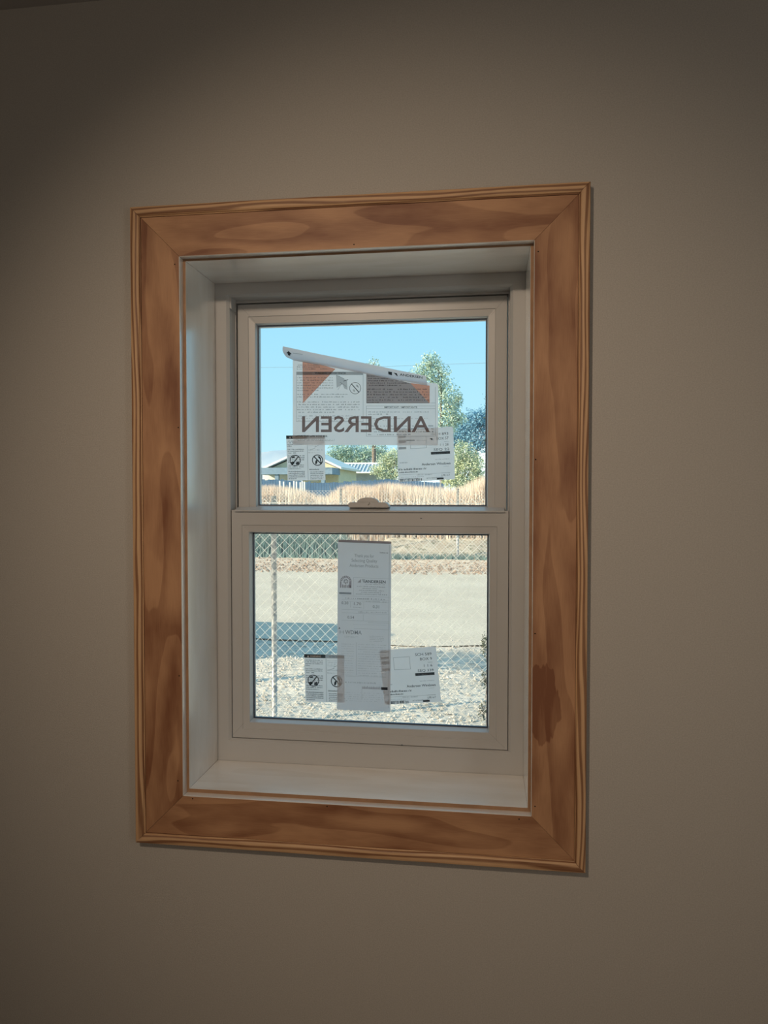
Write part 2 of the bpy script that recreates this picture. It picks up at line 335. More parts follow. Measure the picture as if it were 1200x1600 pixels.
for dx, dz in ((0, 0), (.0025, .0032)):
    p = at(575.8, 788.5, .1985); bm = bmesh.new(); bmesh.ops.create_uvsphere(bm, u_segments=8, v_segments=6, radius=.0017, matrix=Matrix.Translation((p.x+dx, .1985, p.z+dz)))
    me = bpy.data.meshes.new('screw_head'); bm.to_mesh(me); bm.free(); me.materials.append(M['metal']); pw(link('screw_head', me), so_)
# plug in the top of the left track
a = at(356.5, 464, .203); b = at(368, 491, .225)
bm = bmesh.new(); prism(bm, [(-.3580, .5880), (-.3530, .5880), (-.3530, .557), (-.3580, .562)], .1975, .2335)
bmesh.ops.recalc_face_normals(bm, faces=bm.faces)
me = bpy.data.meshes.new('track_plug'); bm.to_mesh(me); bm.free(); me.materials.append(M['vinyl']); pw(link('track_plug', me))
# insect screen outside the lower sash: woven wire as narrow strips
mb = MB(); sy = .262; P_ = .0016; r_ = .00008
x = -.335
while x < .335: mb.add([(x-r_, sy, -.545), (x+r_, sy, -.545), (x+r_, sy, .035), (x-r_, sy, .035)], [(0, 1, 2, 3)]); x += P_
z = -.545
while z < .035: mb.add([(-.335, sy+.0001, z-r_), (.335, sy+.0001, z-r_), (.335, sy+.0001, z+r_), (-.335, sy+.0001, z+r_)], [(0, 1, 2, 3)]); z += P_
M['screen'] = mat('grey_screen_wire', (.30, .31, .33, 1), .6, var=.1)
scr = pw(mb.obj('insect_screen', M['screen'])); scr['kind'] = 'stuff'
pw(sweep4('screen_frame', None, [rc(.345, -.555, .040, .258), rc(.333, -.543, .032, .258), rc(.333, -.543, .032, .266), rc(.345, -.555, .040, .266), rc(.345, -.555, .040, .258)], V_))
# ---------------------------------------------------------------- stickers on the panes
_tc = {}
def text_mesh(s, bold):
    k = (s, bold)
    if k not in _tc:
        cu = bpy.data.curves.new('t', 'FONT'); cu.body = s; cu.size = 1; cu.offset = .014 if bold else 0; cu.resolution_u = 2
        o = bpy.data.objects.new('t', cu); C.objects.link(o); dg = bpy.context.evaluated_depsgraph_get(); m = bpy.data.meshes.new_from_object(o.evaluated_get(dg))
        vs = [(v.co.x, v.co.y) for v in m.vertices]; fs = [tuple(p.vertices) for p in m.polygons]
        x0 = min(v[0] for v in vs); x1 = max(v[0] for v in vs); y0 = min(v[1] for v in vs); y1 = max(v[1] for v in vs)
        _tc[k] = ([((a-x0)/(x1-x0), (b-y0)/(y1-y0)) for a, b in vs], fs)
        bpy.data.objects.remove(o); bpy.data.meshes.remove(m); bpy.data.curves.remove(cu)
    return _tc[k]
class Sticker:
    """a printed sheet on a pane: everything is given in the sheet's own uv (0..1, v downwards) or, with quad None, in photo pixels"""
    def __init__(s, name, quad, Y, root, poly=None, m='paper'):
        s.q = quad; s.Y = Y; s.parts = {}; s.root = root
        pts = poly or s.rounded()
        s.root = mesh_obj('paper_sheet', [s.P(*p, 0) for p in pts], [tuple(range(len(pts)))], M[m]); put([s.root], root)
        s.top = root; s.l = 0
    def rounded(s, r=.035):
        o = []
        for cx, cy, a0 in ((1-r, r, -90), (1-r, 1-r, 0), (r, 1-r, 90), (r, r, 180)):
            for k in range(5): t = math.radians(a0+k*22.5); o.append((cx+r*math.cos(t), cy+r*math.sin(t)))
        return o
    def P(s, u, v, l=1):
        if s.q:
            (a, b), (c, d), (e, f), (g, h) = s.q
            x = (a*(1-u)+c*u)*(1-v)+(g*(1-u)+e*u)*v; y = (b*(1-u)+d*u)*(1-v)+(h*(1-u)+f*u)*v
        else: x, y = u, v
        return at(x, y, s.Y-.00012*l)
    def mb(s, m, part): return s.parts.setdefault((m, part), MB())
    def poly(s, pts, m='black', part='printed_panel', l=1):
        if part in ('printed_panel', 'printed_triangle') and l != 2: put([mesh_obj(part, [s.P(*p, l) for p in pts], [tuple(range(len(pts)))], M[m])], s.top); return
        s.mb(m, 'printed_symbol' if part == 'printed_panel' else part).add([s.P(*p, l) for p in pts], [tuple(range(len(pts)))])
    def rect(s, x0, y0, x1, y1, m='black', part='printed_panel', l=1): s.poly([(x0, y0), (x1, y0), (x1, y1), (x0, y1)], m, part, l)
    def frame(s, x0, y0, x1, y1, t, m='grey', part='printed_line', ty=None):
        ty = ty or t
        s.rect(x0, y0, x1, y0+ty, m, part); s.rect(x0, y1-ty, x1, y1, m, part); s.rect(x0, y0+ty, x0+t, y1-ty, m, part); s.rect(x1-t, y0+ty, x1, y1-ty, m, part)
    def ring(s, cx, cy, rx, ry, t, m='black', part='printed_symbol'):
        n = 28; a = s.mb(m, part); c = lambda k, q: s.P(cx+(rx-q*t)*math.cos(2*PI*k/n), cy+(ry-q*t*ry/rx)*math.sin(2*PI*k/n), 1)
        a.add([c(k, q) for k in range(n) for q in (0, 1)], [(2*k, 2*((k+1) % n), 2*((k+1) % n)+1, 2*k+1) for k in range(n)])
    def bar(s, x0, y0, x1, y1, t, m='black', part='printed_symbol'):
        dx, dy = x1-x0, y1-y0; L = math.hypot(dx, dy); nx, ny = -dy/L*t/2, dx/L*t/2
        s.poly([(x0+nx, y0+ny), (x1+nx, y1+ny), (x1-nx, y1-ny), (x0-nx, y0-ny)], m, part)
    def text(s, t, x0, y0, x1, y1, m='black', bold=False, mirror=False, part='printed_text', l=2):
        vs, fs = text_mesh(t, bold)
        s.mb(m, part).add([s.P(x0+((1-a) if mirror else a)*(x1-x0), y1-b*(y1-y0), l) for a, b in vs], fs)
    def lines(s, x0, y0, x1, y1, n, m='grey', hgt=.5, last=.6, seed=1, dense=.8, ww=.09):
        """rows of small print too fine to read: broken rows of word-like strokes"""
        r = random.Random(seed); dy = (y1-y0)/n; a = s.mb(m, 'small_print')
        for i in range(n):
            y = y0+i*dy; X1 = x1 if i < n-1 else x0+(x1-x0)*last; x = x0; W = (x1-x0)
            while x < X1:
                wl = min(r.uniform(.25, 1)*W*ww, X1-x); k = max(1, int(wl/(W*.016)))
                for q in range(k):
                    if r.random() < dense:
                        xa = x+wl*q/k; h = hgt*dy*r.choice((.7, .7, 1)); xb = xa+wl/k*.72
                        a.add([s.P(xa, y+dy-h, 1), s.P(xb, y+dy-h, 1), s.P(xb, y+dy*.98, 1), s.P(xa, y+dy*.98, 1)], [(0, 1, 2, 3)])
                x += wl+W*.014
    def done(s):
        for (m, part), mb in s.parts.items(): put([mesh_obj(part, mb.v, mb.f, M[m])], s.top)[0]['kind'] = 'stuff'
def sticker_root(name, px, py, Y, label, cat, group=None): return tag(empty(name, at(px, py, Y)), label, cat, group)
def no_symbol(s, cx, cy, r, ar, m='black', infant=True):
    s.ring(cx, cy, r, r*ar, r*.16, m); 
    if infant:
        s.bar(cx-.62*r, cy-.66*r*ar, cx+.66*r, cy+.62*r*ar, r*.15, m)
def warning(quad, Y, label):
    r = sticker_root('warning_sticker', (quad[0][0]+quad[1][0])/2, quad[2][1], Y, label, 'sticker', 'warning stickers on the panes')
    s = Sticker('w', quad, Y, r, poly=[(0, 0), (1, 0), (1, 1), (0, 1)])
    s.rect(0, 0, .53, .075); s.rect(.53, 0, 1, .075, 'grey')
    s.poly([(.075, .062), (.10, .018), (.125, .062)], 'white', l=2); s.text('WARNING', .145, .02, .42, .06, 'white', True, l=2)
    s.text('ADVERTENCIA', .62, .02, .92, .06, 'faint', True)
    s.rect(.535, .08, .55, 1, 'faint', 'printed_line')
    s.lines(.03, .10, .46, .245, 4, 'black', .62, .25, 3); s.lines(.03, .28, .46, .40, 3, 'black', .62, .5, 4)
    s.lines(.03, .42, .46, .60, 4, 'black', .62, .8, 5); s.lines(.03, .63, .44, .75, 3, 'black', .62, .8, 6); s.lines(.03, .775, .46, .97, 5, 'black', .68, .5, 7, .95)
    s.lines(.57, .10, .96, .245, 4, 'faint', .55, .5, 8, .6); s.lines(.57, .28, .96, .40, 2, 'faint', .5, .8, 9, .6)
    for k in range(3): s.bar(.60+.13*k, .33-.07*k, .75+.1*k, .28-.06*k, .008, 'grey')
    s.ring(.215, .555, .145, .125, .018); s.bar(.30, .47, .13, .65, .025); s.poly([(.09, .60), (.16, .57), (.2, .62), (.13, .655)], part='printed_symbol'); s.poly([(.22, .62), (.3, .57), (.33, .64), (.24, .65)], part='printed_symbol'); s.poly([(.12, .48), (.2, .455), (.21, .49), (.14, .50)], part='printed_symbol')
    s.ring(.80, .555, .145, .125, .022); s.bar(.70, .465, .90, .645, .026)
    s.poly([(.735, .625), (.745, .57), (.775, .545), (.80, .58), (.79, .62), (.755, .65)], part='printed_symbol')
    s.poly([(.80, .475), (.85, .465), (.88, .50), (.86, .53)], part='printed_symbol'); s.bar(.87, .50, .895, .62, .03)
    s.lines(.58, .74, .84, .775, 1, 'black', .9, 1, 11, 1); s.lines(.60, .79, .95, .98, 5, 'black', .6, .9, 12, .9)
    s.done(); return r
def order(quad, Y, label, a, b, c, seq, barseed):
    r = sticker_root('order_sticker', (quad[0][0]+quad[1][0])/2, quad[2][1], Y, label, 'sticker', 'order stickers on the panes')
    s = Sticker('o', quad, Y, r)
    s.text(a, .62, .10, .91, .15, 'black'); s.text(b, .70, .185, .91, .235, 'black'); s.lines(.83, .26, .92, .285, 1, 'grey', .8, 1, 3)
    s.text(c, .76, .31, .905, .355, 'black'); s.text(seq, .64, .395, .92, .45, 'black'); s.rect(.59, .46, .93, .51); s.lines(.62, .465, .9, .50, 1, 'grey', .5, 1, 8)
    s.frame(.23, .15, .52, .38, .006, 'grey')
    for k, (y0, y1) in enumerate(((.13, .17), (.21, .265), (.34, .385))): s.rect(.02, y0, .155, y1, 'grey')
    s.rect(.02, .19, .155, .196, 'faint', 'printed_line'); s.rect(.02, .30, .155, .306, 'faint', 'printed_line')
    s.rect(.02, .03, .16, .05, 'grey')
    s.lines(.66, .585, .92, .615, 1, 'faint', .7, 1, 4); s.text('Andersen Windows', .42, .665, .93, .71, 'black', True)
    s.lines(.80, .73, .9, .75, 1, 'faint', .8, 1, 5)
    s.lines(.03, .62, .17, .65, 1, 'grey', .9, 1, 44)
    s.lines(.0, .745, .50, .785, 1, 'black', .9, 1, 15, .85); s.lines(.02, .80, .35, .835, 1, 'black', .8, 1, 16, .9)
    s.rect(.03, .865, .92, .869, 'grey', 'printed_line'); s.lines(.32, .87, .60, .895, 1, 'grey', .9, 1, 17); s.lines(.76, .86, .91, .875, 1, 'faint', .9, 1, 18)
    s.text('LPR 4-7', .77, .895, .91, .93, 'black'); s.lines(.05, .905, .45, .925, 1, 'faint', .8, 1, 19); s.lines(.02, .93, .36, .95, 1, 'grey', .6, 1, 20)
    s.lines(.02, .955-.02, .42, .965, 1, 'grey', .8, .9, 21); s.lines(.5, .93, .78, .965, 1, 'grey', .8, 1, 22)
    rr = random.Random(barseed); x = .03
    while x < .42:
        wv = rr.choice((.004, .008, .012)); s.rect(x, .95, x+wv, .998, 'black', 'barcode'); x += wv+rr.choice((.004, .008, .016))
    s.rect(.68, .955, .80, .99); s.done(); return r
YL, YU = GL-.0003, GU-.0003
warning([(475, 1022), (538, 1023.5), (538.5, 1098), (477.5, 1096)], YL, 'white warning sticker with black header low on the lower pane, overlapped by the tall sheet')
warning([(447, 680.5), (507.5, 680), (508.5, 750), (449.5, 751)], YU, 'white warning sticker at the upper pane\'s lower left, tucked under the big sign')
order([(592.5, 1016), (681, 1010), (689.5, 1096.5), (601, 1101)], YL, 'tilted order sticker with barcode low on the lower pane, right of the tall sheet', 'SCH 589', 'BOX 9', '1 1 6', 'SEQ 339', 3)
order([(620, 671), (708, 666.5), (711, 749), (622.5, 753)], YU, 'order sticker with barcode under the big sign\'s right end on the upper pane', 'SCH 893', 'BOX 57', '1 1 28', 'SEQ 22', 5)
# tall energy sheet
r = sticker_root('tall_info_sheet', 569, 1112, YL, 'tall grey paper information sheet down the middle of the lower pane', 'sticker')
D = [(528, 843), (611.5, 846), (610, 1112), (526.5, 1109)]
s = Sticker('d', D, YL-.0005, r, poly=[(0, 0), (.96, 0), (.99, .004), (1, .012), (1, .992), (.985, 1), (.02, .999), (0, .993)], m='paper_tall')
def dp(x, y): return ((x-527.5)/83.5, (y-844.5)/266)
def dr(f, x0, y0, x1, y1, *a, **k): u0, v0 = dp(x0, y0); u1, v1 = dp(x1, y1); f(*([a[0]] if f == s.text else []), u0, v0, u1, v1, *(a[1:] if f == s.text else a), **k)
dr(s.rect, 528, 844.6, 611, 848.2, 'brownbox'); dr(s.rect, 607.7, 850, 608.1, 1105, 'grey', 'printed_line'); dr(s.rect, 528.8, 848.2, 608, 848.6, 'grey', 'printed_line')
dr(s.lines, 593, 861, 606, 863.5, 1, 'black', .7, 1, 2)
for t, x0, y0, x1, y1 in (('Thank you for', 553.5, 866, 584, 872.5), ('Selecting Quality', 549, 873.5, 589, 880), ('Andersen Products', 546, 881.5, 591, 886.5)): dr(s.text, x0, y0, x1, y1, t, 'grey')
# emblem: arched rayed mark
cx, cy = 540.3, 909.5
def arc(m, r0, r1, a0, a1, n=10):
    for k in range(n):
        t0 = a0+(a1-a0)*k/n; t1 = a0+(a1-a0)*(k+.72)/n
        s.poly([dp(cx+r*math.cos(t), cy-r*math.sin(t)) for r, t in ((r0, t0), (r1, t0), (r1, t1), (r0, t1))], m, 'printed_emblem')
arc('red', 5.5, 9.0, 0, PI, 9); dr(s.rect, 531.2, 909.5, 533.2, 919.5, 'red', 'printed_emblem')
for k in range(6): dr(s.rect, 534.6+k*2.4, 914.5+(k % 2), 536.2+k*2.4, 919.5, 'red', 'printed_emblem')
dr(s.rect, 545.5, 909.8, 549, 919.5, 'red', 'printed_emblem'); arc('grey', 1.5, 4, 0, 2*PI, 6)
dr(s.rect, 530, 926.5, 549, 929.5, 'grey')
s.poly([dp(558.5, 910.5), dp(563.8, 905), dp(563.8, 910.5)], 'red', 'printed_emblem', 1)
for k in range(4): s.poly([dp(565.3+k*1.3, 905), dp(566.0+k*1.3, 905), dp(568.5+k*.8, 910.5), dp(567.9+k*.8, 910.5)], 'grey', 'printed_emblem')
dr(s.text, 570.5, 906, 602.3, 910.6, 'ANDERSEN', 'black', True); dr(s.lines, 571, 911.4, 601, 913.2, 1, 'grey', .7, 1, 5)
for k, (a, b) in enumerate(((558, 602), (566, 590), (561, 600), (564, 595), (556, 605))): dr(s.lines, a, 914.5+k*3, b, 917+k*3, 1, 'grey', .55, 1, 30+k, .9)
for (x0, y0, x1, y1) in ((551.6, 902.8, 608, 903.1), (552, 903, 552.3, 931), (534, 931.8, 608, 932.1), (534, 937.5, 608, 937.8), (534, 940.3, 608, 940.6), (568, 941, 568.3, 952), (547.5, 941, 547.8, 950), (534, 953.2, 608, 953.5), (534, 958.5, 608, 958.8), (567.6, 960, 567.9, 970), (534, 970, 608, 970.3), (575, 972.4, 608, 972.7), (552, 976, 604, 976.2), (553, 982.5, 608, 982.8)):
    dr(s.rect, x0, y0, x1, y1, 'faint', 'printed_line')
dr(s.lines, 540, 933.5, 602, 936.5, 1, 'grey', .6, 1, 50); dr(s.lines, 560, 954.5, 604, 957, 1, 'grey', .6, 1, 51); dr(s.lines, 572, 938.3, 604, 940.2, 1, 'faint', .7, 1, 52)
for t, x0, y0, x1, y1 in (('0.30', 533.5, 941, 544.5, 945.5), ('1.70', 553, 941.5, 564.5, 946), ('0.31', 582.5, 945, 592.5, 949.8), ('0.54', 543, 963, 553.5, 967.5)): dr(s.text, x0, y0, x1, y1, t, 'grey', True)
dr(s.lines, 552, 948, 565, 950.3, 1, 'faint', .8, 1, 53)
s.poly([dp(529.2, 983.8), dp(532, 983.8), dp(530.6, 981.3)], 'black', 'printed_symbol'); dr(s.text, 531, 986.5, 537.5, 991.5, 'H', 'faint'); dr(s.text, 539.5, 985.5, 565.5, 991.8, 'WDMA', 'grey', True)
dr(s.lines, 578, 991.5, 600, 1002, 4, 'faint', .35, .9, 60); dr(s.lines, 538, 993.5, 560, 997.5, 2, 'faint', .35, .9, 61)
dr(s.lines, 534, 1004, 553, 1056, 14, 'faint', .25, .9, 62, .7); dr(s.lines, 560, 1004, 604, 1056, 14, 'faint', .25, .9, 63, .8); dr(s.rect, 557, 1004, 557.4, 1056, 'faint', 'printed_line')
dr(s.rect, 541, 1057, 604, 1057.3, 'faint', 'printed_line'); dr(s.lines, 540, 1064, 588, 1068, 1, 'faint', .6, 1, 64)
dr(s.lines, 567, 1071.5, 597, 1076.5, 1, 'red', .9, 1, 65, 1); dr(s.rect, 596.5, 1072.6, 606.5, 1077, 'black')
dr(s.rect, 566, 1072, 566.4, 1092, 'faint', 'printed_line'); dr(s.lines, 538, 1080, 604, 1096, 5, 'faint', .22, .8, 66, .6)
s.done()
# the big sign with its peeled top flap
r = tag(empty('large_printed_sign', at(570, 696, YU)), 'large two-sided paper sign with mirrored brown lettering, peeling at its top edge', 'sign')
YS = YU-.0007
s = Sticker('a', None, YS, r, poly=[(457.5, 563), (462, 560), (478, 562), (520, 570), (560, 578), (610, 590), (660, 596.5), (676, 598.5), (681.5, 599), (684.3, 601.5), (685, 606), (684.5, 696), (457.5, 695)])
s.rect(463, 580.8, 567.5, 585.3, 'grey', l=1)
s.frame(463, 585.3, 567.5, 659, .5, 'grey'); s.frame(572.2, 634, 680.5, 682, .5, 'grey'); s.rect(572.2, 638.3, 680.5, 638.7, 'grey', 'printed_line')
s.rect(680, 604, 680.5, 634, 'grey', 'printed_line'); s.rect(672, 629.5, 680, 630, 'grey', 'printed_line')
s.lines(464, 568, 500, 577.5, 3, 'grey', .6, .8, 1); s.lines(500, 573.5, 516, 577.5, 1, 'grey', .6, .8, 2)
s.poly([(472.6, 563.5), (500, 569), (524, 576.5), (473.4, 630)], 'orange', 'printed_triangle', 0.5)
s.text('WARNING / ADVERTENCIA', 492, 581.6, 540.5, 584.4, 'black', True)
s.lines(464.5, 587, 520.5, 611, 6, 'grey', .5, .6, 3); s.lines(464.5, 613, 545, 621, 2, 'grey', .5, .9, 4); s.lines(464.5, 625, 562, 645, 5, 'grey', .5, .6, 5); s.lines(464.5, 647, 562, 658, 3, 'faint', .45, .7, 6)
s.poly([(525, 586), (531, 588), (538, 592.5), (542, 594), (543, 609), (538, 607), (535, 600), (531, 603), (526, 606)], 'faint', 'printed_symbol')
s.bar(525.5, 586, 538, 592, .6, 'grey'); s.bar(536.5, 595.5, 544, 593.3, .9, 'black'); s.bar(528, 609, 534, 599, .5, 'grey'); s.bar(531, 597, 541, 604, .7, 'grey')
s.ring(555, 606.5, 9, 9.3, .75); s.bar(549.3, 599.9, 560.8, 613, 1.3); s.poly([(556, 601), (559, 601.5), (561, 606), (557.5, 604.5)], 'grey', 'printed_symbol'); s.poly([(551, 608), (555, 609), (555, 612.5), (551.5, 611.5)], 'faint', 'printed_symbol')
s.poly([(572.3, 583.5), (600, 589), (641, 598.5), (671.3, 630.2), (572.3, 630.2)], 'brownbox', 'printed_panel', .5)
s.poly([(641, 598.5), (655, 600.3), (671.3, 602.5), (671.3, 630.2)], 'orange', 'printed_triangle', .5)
s.lines(574, 585, 612, 592, 2, 'black', .45, .9, 7); s.lines(574, 592, 640, 603, 3, 'black', .45, .8, 8); s.lines(574, 605, 671, 626, 5, 'grey', .5, 1, 9); s.lines(574, 626, 592, 629.5, 1, 'black', .5, 1, 10)
s.text('IMPORTANT / IMPORTANTE', 600.5, 635, 652, 637.6, 'black', True)
s.lines(575, 641, 670, 648, 2, 'grey', .45, .35, 11); s.lines(575, 651, 668, 658, 2, 'faint', .45, .3, 12); s.lines(575, 662, 678, 680, 4, 'grey', .45, .65, 13)
vs, fs = text_mesh('ANDERSEN', True)      # the big mirrored letters, one object each
me = bpy.data.meshes.new('t'); me.from_pydata([tuple(s.P(472+(1-a)*199.5, 675.5-b*25.5, 2)) for a, b in vs], [], fs); bm = bmesh.new(); bm.from_mesh(me)
left = set(bm.faces)
while left:
    st = [left.pop()]; isl = []
    while st:
        f = st.pop(); isl.append(f)
        for e_ in f.edges:
            for g in e_.link_faces:
                if g in left: left.discard(g); st.append(g)
    vv = {}; ff = []
    for f in isl: ff.append(tuple(vv.setdefault(v, len(vv)) for v in f.verts))
    put([mesh_obj('letter', [v.co for v in vv], ff, M['brown'])], s.top)
bm.free()
s.text('LOVE THE LIFE YOU SEE.', 462, 680, 512, 682.8, 'black', True); s.lines(462.5, 684.5, 523, 689, 2, 'grey', .4, 1, 15)
s.lines(635, 686.5, 648, 688.8, 1, 'black', .9, 1, 16, 1); s.lines(650, 686.5, 667, 688.5, 1, 'grey', .5, 1, 17); s.poly([(671.5, 685), (675.5, 684.8), (675.8, 688), (673.6, 687)], 'black', 'printed_emblem'); s.bar(676, 685, 677.5, 688, .5, 'grey')
s.done()
# flap: peeled strip of the same sheet folded towards the room, curling off the glass at the left
top = [(442, 541), (460, 545), (500, 553.5), (540, 561.5), (580, 569.5), (620, 578), (650, 584), (665.5, 587)]
bot = [(447.5, 558), (460, 563.5), (500, 570), (540, 578), (580, 586), (620, 593.5), (650, 599), (668, 602.5)]
lift = [.022, .014, .009, .008, .008, .008, .008, .008]
V = []; Fc = []; nj = 6
def flap_p(i, t, off=0):
    x = top[i][0]*(1-t)+bot[i][0]*t; y = top[i][1]*(1-t)+bot[i][1]*t
    if i == 0: x -= 3.5*math.sin(PI*min(1, t*1.0))*(1-.15)*.9
    d = .0016+lift[i]*math.sin(PI/2*(1-t))
    return at(x, y, YS-d-off)
for i in range(len(top)):
    for j in range(nj+1): V.append(flap_p(i, j/nj))
for i in range(len(top)-1):
    for j in range(nj): a = i*(nj+1)+j; Fc.append((a, a+nj+1, a+nj+2, a+1))
fl = put([mesh_obj('folded_flap', V, Fc, M['paper_flap'], smooth=True)], r)[0]
def flap_map(x, y, off):
    i = 0
    while i < len(top)-2 and top[i+1][0] < x: i += 1
    k = (x-top[i][0])/(top[i+1][0]-top[i][0]); yt = top[i][1]*(1-k)+top[i+1][1]*k; yb = bot[i][1]*(1-k)+bot[i+1][1]*k
    t = max(0, min(1, (y-yt)/(yb-yt))); l = lift[i]*(1-k)+lift[i+1]*k
    return at(x, y, YS-.0016-l*math.sin(PI/2*(1-t))-off-.0006)
def flap_text(t, x0, y0, x1, y1, slope, m, bold):
    vs, fs = text_mesh(t, bold); return [flap_map(x0+a*(x1-x0), y1-b*(y1-y0)+slope*a, 0) for a, b in vs], fs
mb = MB(); mb.add(*flap_text('ANDERSEN', 624.5, 583.2, 660, 587, 4.8, 'black', True))
for x, y, w_ in ((606.5, 580.4, 6), (615, 582.2, 5)):
    mb.add([flap_map(a, b, 0) for a, b in (((x, y), (x+w_, y+1), (x+w_, y+6), (x+.3, y+4.5)) if w_ == 6 else ((x, y), (x+5, y+1), (x+6.5, y+5.5), (x+5, y+5.2)))], [(0, 1, 2, 3)])
mb.add([flap_map(a, b, 0) for a, b in ((451, 548.5), (455.7, 553.2), (453.6, 553.6), (453.4, 556), (449.8, 555), (449.6, 552.6), (447.4, 551.4))], [tuple(range(7))])
q_ = put([mesh_obj('printed_logo', mb.v, mb.f, M['black'])], fl)[0]; q_['kind'] = 'stuff'; q_.matrix_parent_inverse = Matrix.Identity(4)
mb = MB(); rr = random.Random(3)
for k in range(9): x = 458+k*1.7; mb.add([flap_map(x, 551.4+.2*k, 0), flap_map(x+1.1, 551.5+.2*k, 0), flap_map(x+1.1, 552.5+.2*k, 0), flap_map(x, 552.4+.2*k, 0)], [(0, 1, 2, 3)])
q_ = put([mesh_obj('small_print', mb.v, mb.f, M['grey'])], fl)[0]; q_['kind'] = 'stuff'; q_.matrix_parent_inverse = Matrix.Identity(4)
# ================================================================ outside
def gp(px, py, z=GZ):           # point of the ground seen at a pixel
    d = CF + CR*((px-600)/F) - CU*((py-800)/F); return CAM + d*((z-CAM.z)/d.z)
def ground_mat(name, a, b, sc1, c, sc2, bump=.6):
    m = bpy.data.materials.new(name); m.use_nodes = True; n = m.node_tree; L = n.links.new; N = n.nodes.new; bs = n.nodes['Principled BSDF']; bs.inputs['Roughness'].default_value = .95; bs.inputs['Specular IOR Level'].default_value = .1
    t = N('ShaderNodeTexCoord'); z = N('ShaderNodeTexNoise'); z.inputs['Scale'].default_value = sc1; z.inputs['Detail'].default_value = 6; L(t.outputs['Object'], z.inputs[0])
    r = N('ShaderNodeValToRGB'); r.color_ramp.elements[0].position = .42; r.color_ramp.elements[1].position = .58; r.color_ramp.elements[0].color = a; r.color_ramp.elements[1].color = b; L(z.outputs[0], r.inputs[0])
    z2 = N('ShaderNodeTexNoise'); z2.inputs['Scale'].default_value = sc2; z2.inputs['Detail'].default_value = 4; L(t.outputs['Object'], z2.inputs[0])
    r2 = N('ShaderNodeValToRGB'); r2.color_ramp.elements[0].position = .36; r2.color_ramp.elements[1].position = .50; r2.color_ramp.elements[0].color = (1, 1, 1, 1); r2.color_ramp.elements[1].color = (0, 0, 0, 1); L(z2.outputs[0], r2.inputs[0])
    x = N('ShaderNodeMix'); x.data_type = 'RGBA'; L(r2.outputs[0], x.inputs[0]); L(r.outputs[0], x.inputs[6]); x.inputs[7].default_value = c; L(x.outputs[2], bs.inputs['Base Color'])
    bp = N('ShaderNodeBump'); bp.inputs['Strength'].default_value = bump; bp.inputs['Distance'].default_value = .03; L(z2.outputs[0], bp.inputs['Height']); L(bp.outputs[0], bs.inputs['Normal']); return m
M['yard'] = ground_mat('gravel_yard', (.64, .58, .49, 1), (.76, .69, .59, 1), 2.5, (.46, .43, .39, 1), 22)
M['road'] = ground_mat('pale_road', (.60, .54, .45, 1), (.66, .60, .50, 1), 1.2, (.50, .45, .37, 1), 30, .15)
M['dirt'] = ground_mat('pinkish_dirt', (.66, .54, .43, 1), (.76, .65, .53, 1), 3, (.34, .26, .20, 1), 9)
M['field'] = ground_mat('field_soil', (.36, .36, .22, 1), (.50, .44, .28, 1), .8, (.16, .17, .11, 1), 3)
def strip(name, y0, y1, dz, m, label, nx=60, ny=10, w=60, wob=.0, bump=.02):
    V = []; Fc = []
    for j in range(ny+1):
        for i in range(nx+1):
            x = -w+2*w*i/nx; y = y0+(y1-y0)*j/ny
            if j in (0, ny): y += wob*(noise.noise(Vector((x*.9, y0*3+j, 0))))
            V.append((x, y, GZ+dz+bump*noise.noise(Vector((x*.8, y*.8, dz*50)))))
    for j in range(ny):
        for i in range(nx): a = j*(nx+1)+i; Fc.append((a, a+1, a+nx+2, a+nx+1))
    return tag(mesh_obj(name, V, Fc, m, smooth=True), label, kind='structure')
strip('field_ground', 15.3, 700, -.02, M['field'], 'dry field beyond the far fence', 80, 60, 400, 0, .0)
strip('dirt_verge', 12.6, 16.5, .02, M['dirt'], 'pinkish dirt verge along the far side of the road', 240, 12, 30, .35, .03)
strip('road', 6.1, 13.0, .034, M['road'], 'pale sunlit road beyond the near fence', 240, 8, 30, .25, .0)
strip('gravel_ground', .27, 6.9, .02, M['yard'], 'rough gravel ground at the near fence', 120, 40, 30, .0, .016)
# stones on the gravel and litter on the verge
def scatter_bits(name, n, fx, size, m, label, cat, seed):
    r = random.Random(seed); mb = MB()
    for k in range(n):
        x, y = fx(r); s_ = size*r.uniform(.4, 1.3); a = r.uniform(0, PI); z = GZ+.03
        c, d = math.cos(a)*s_, math.sin(a)*s_
        mb.add([(x+c, y+d, z), (x-d*.8, y+c*.8, z+s_*.1), (x-c, y-d, z), (x+d*.7, y-c*.7, z+s_*.1), (x, y, z+s_*.75)], [(0, 1, 4), (1, 2, 4), (2, 3, 4), (3, 0, 4)])
    o = mb.obj(name, m); tag(o, label, cat, kind='stuff'); return o
M['stone'] = mat('grey_stone', (.78, .72, .63, 1), .9, var=.45, vscale=3)
M['leaf_litter'] = mat('reddish_leaf_litter', (.58, .42, .31, 1), .9, alt=(.22, .16, .12, 1), vscale=4)
scatter_bits('loose_gravel', 7000, lambda r: (r.uniform(-3, 2.5), r.uniform(3.0, 6.4)), .016, M['stone'], 'loose pale gravel strewn beyond the near fence', 'gravel', 1)
scatter_bits('leaf_litter', 3200, lambda r: (r.uniform(-8, 5), 12.7+abs(r.gauss(0, 1.5))), .035, M['leaf_litter'], 'reddish leaf litter along the far road verge', 'leaves', 2)
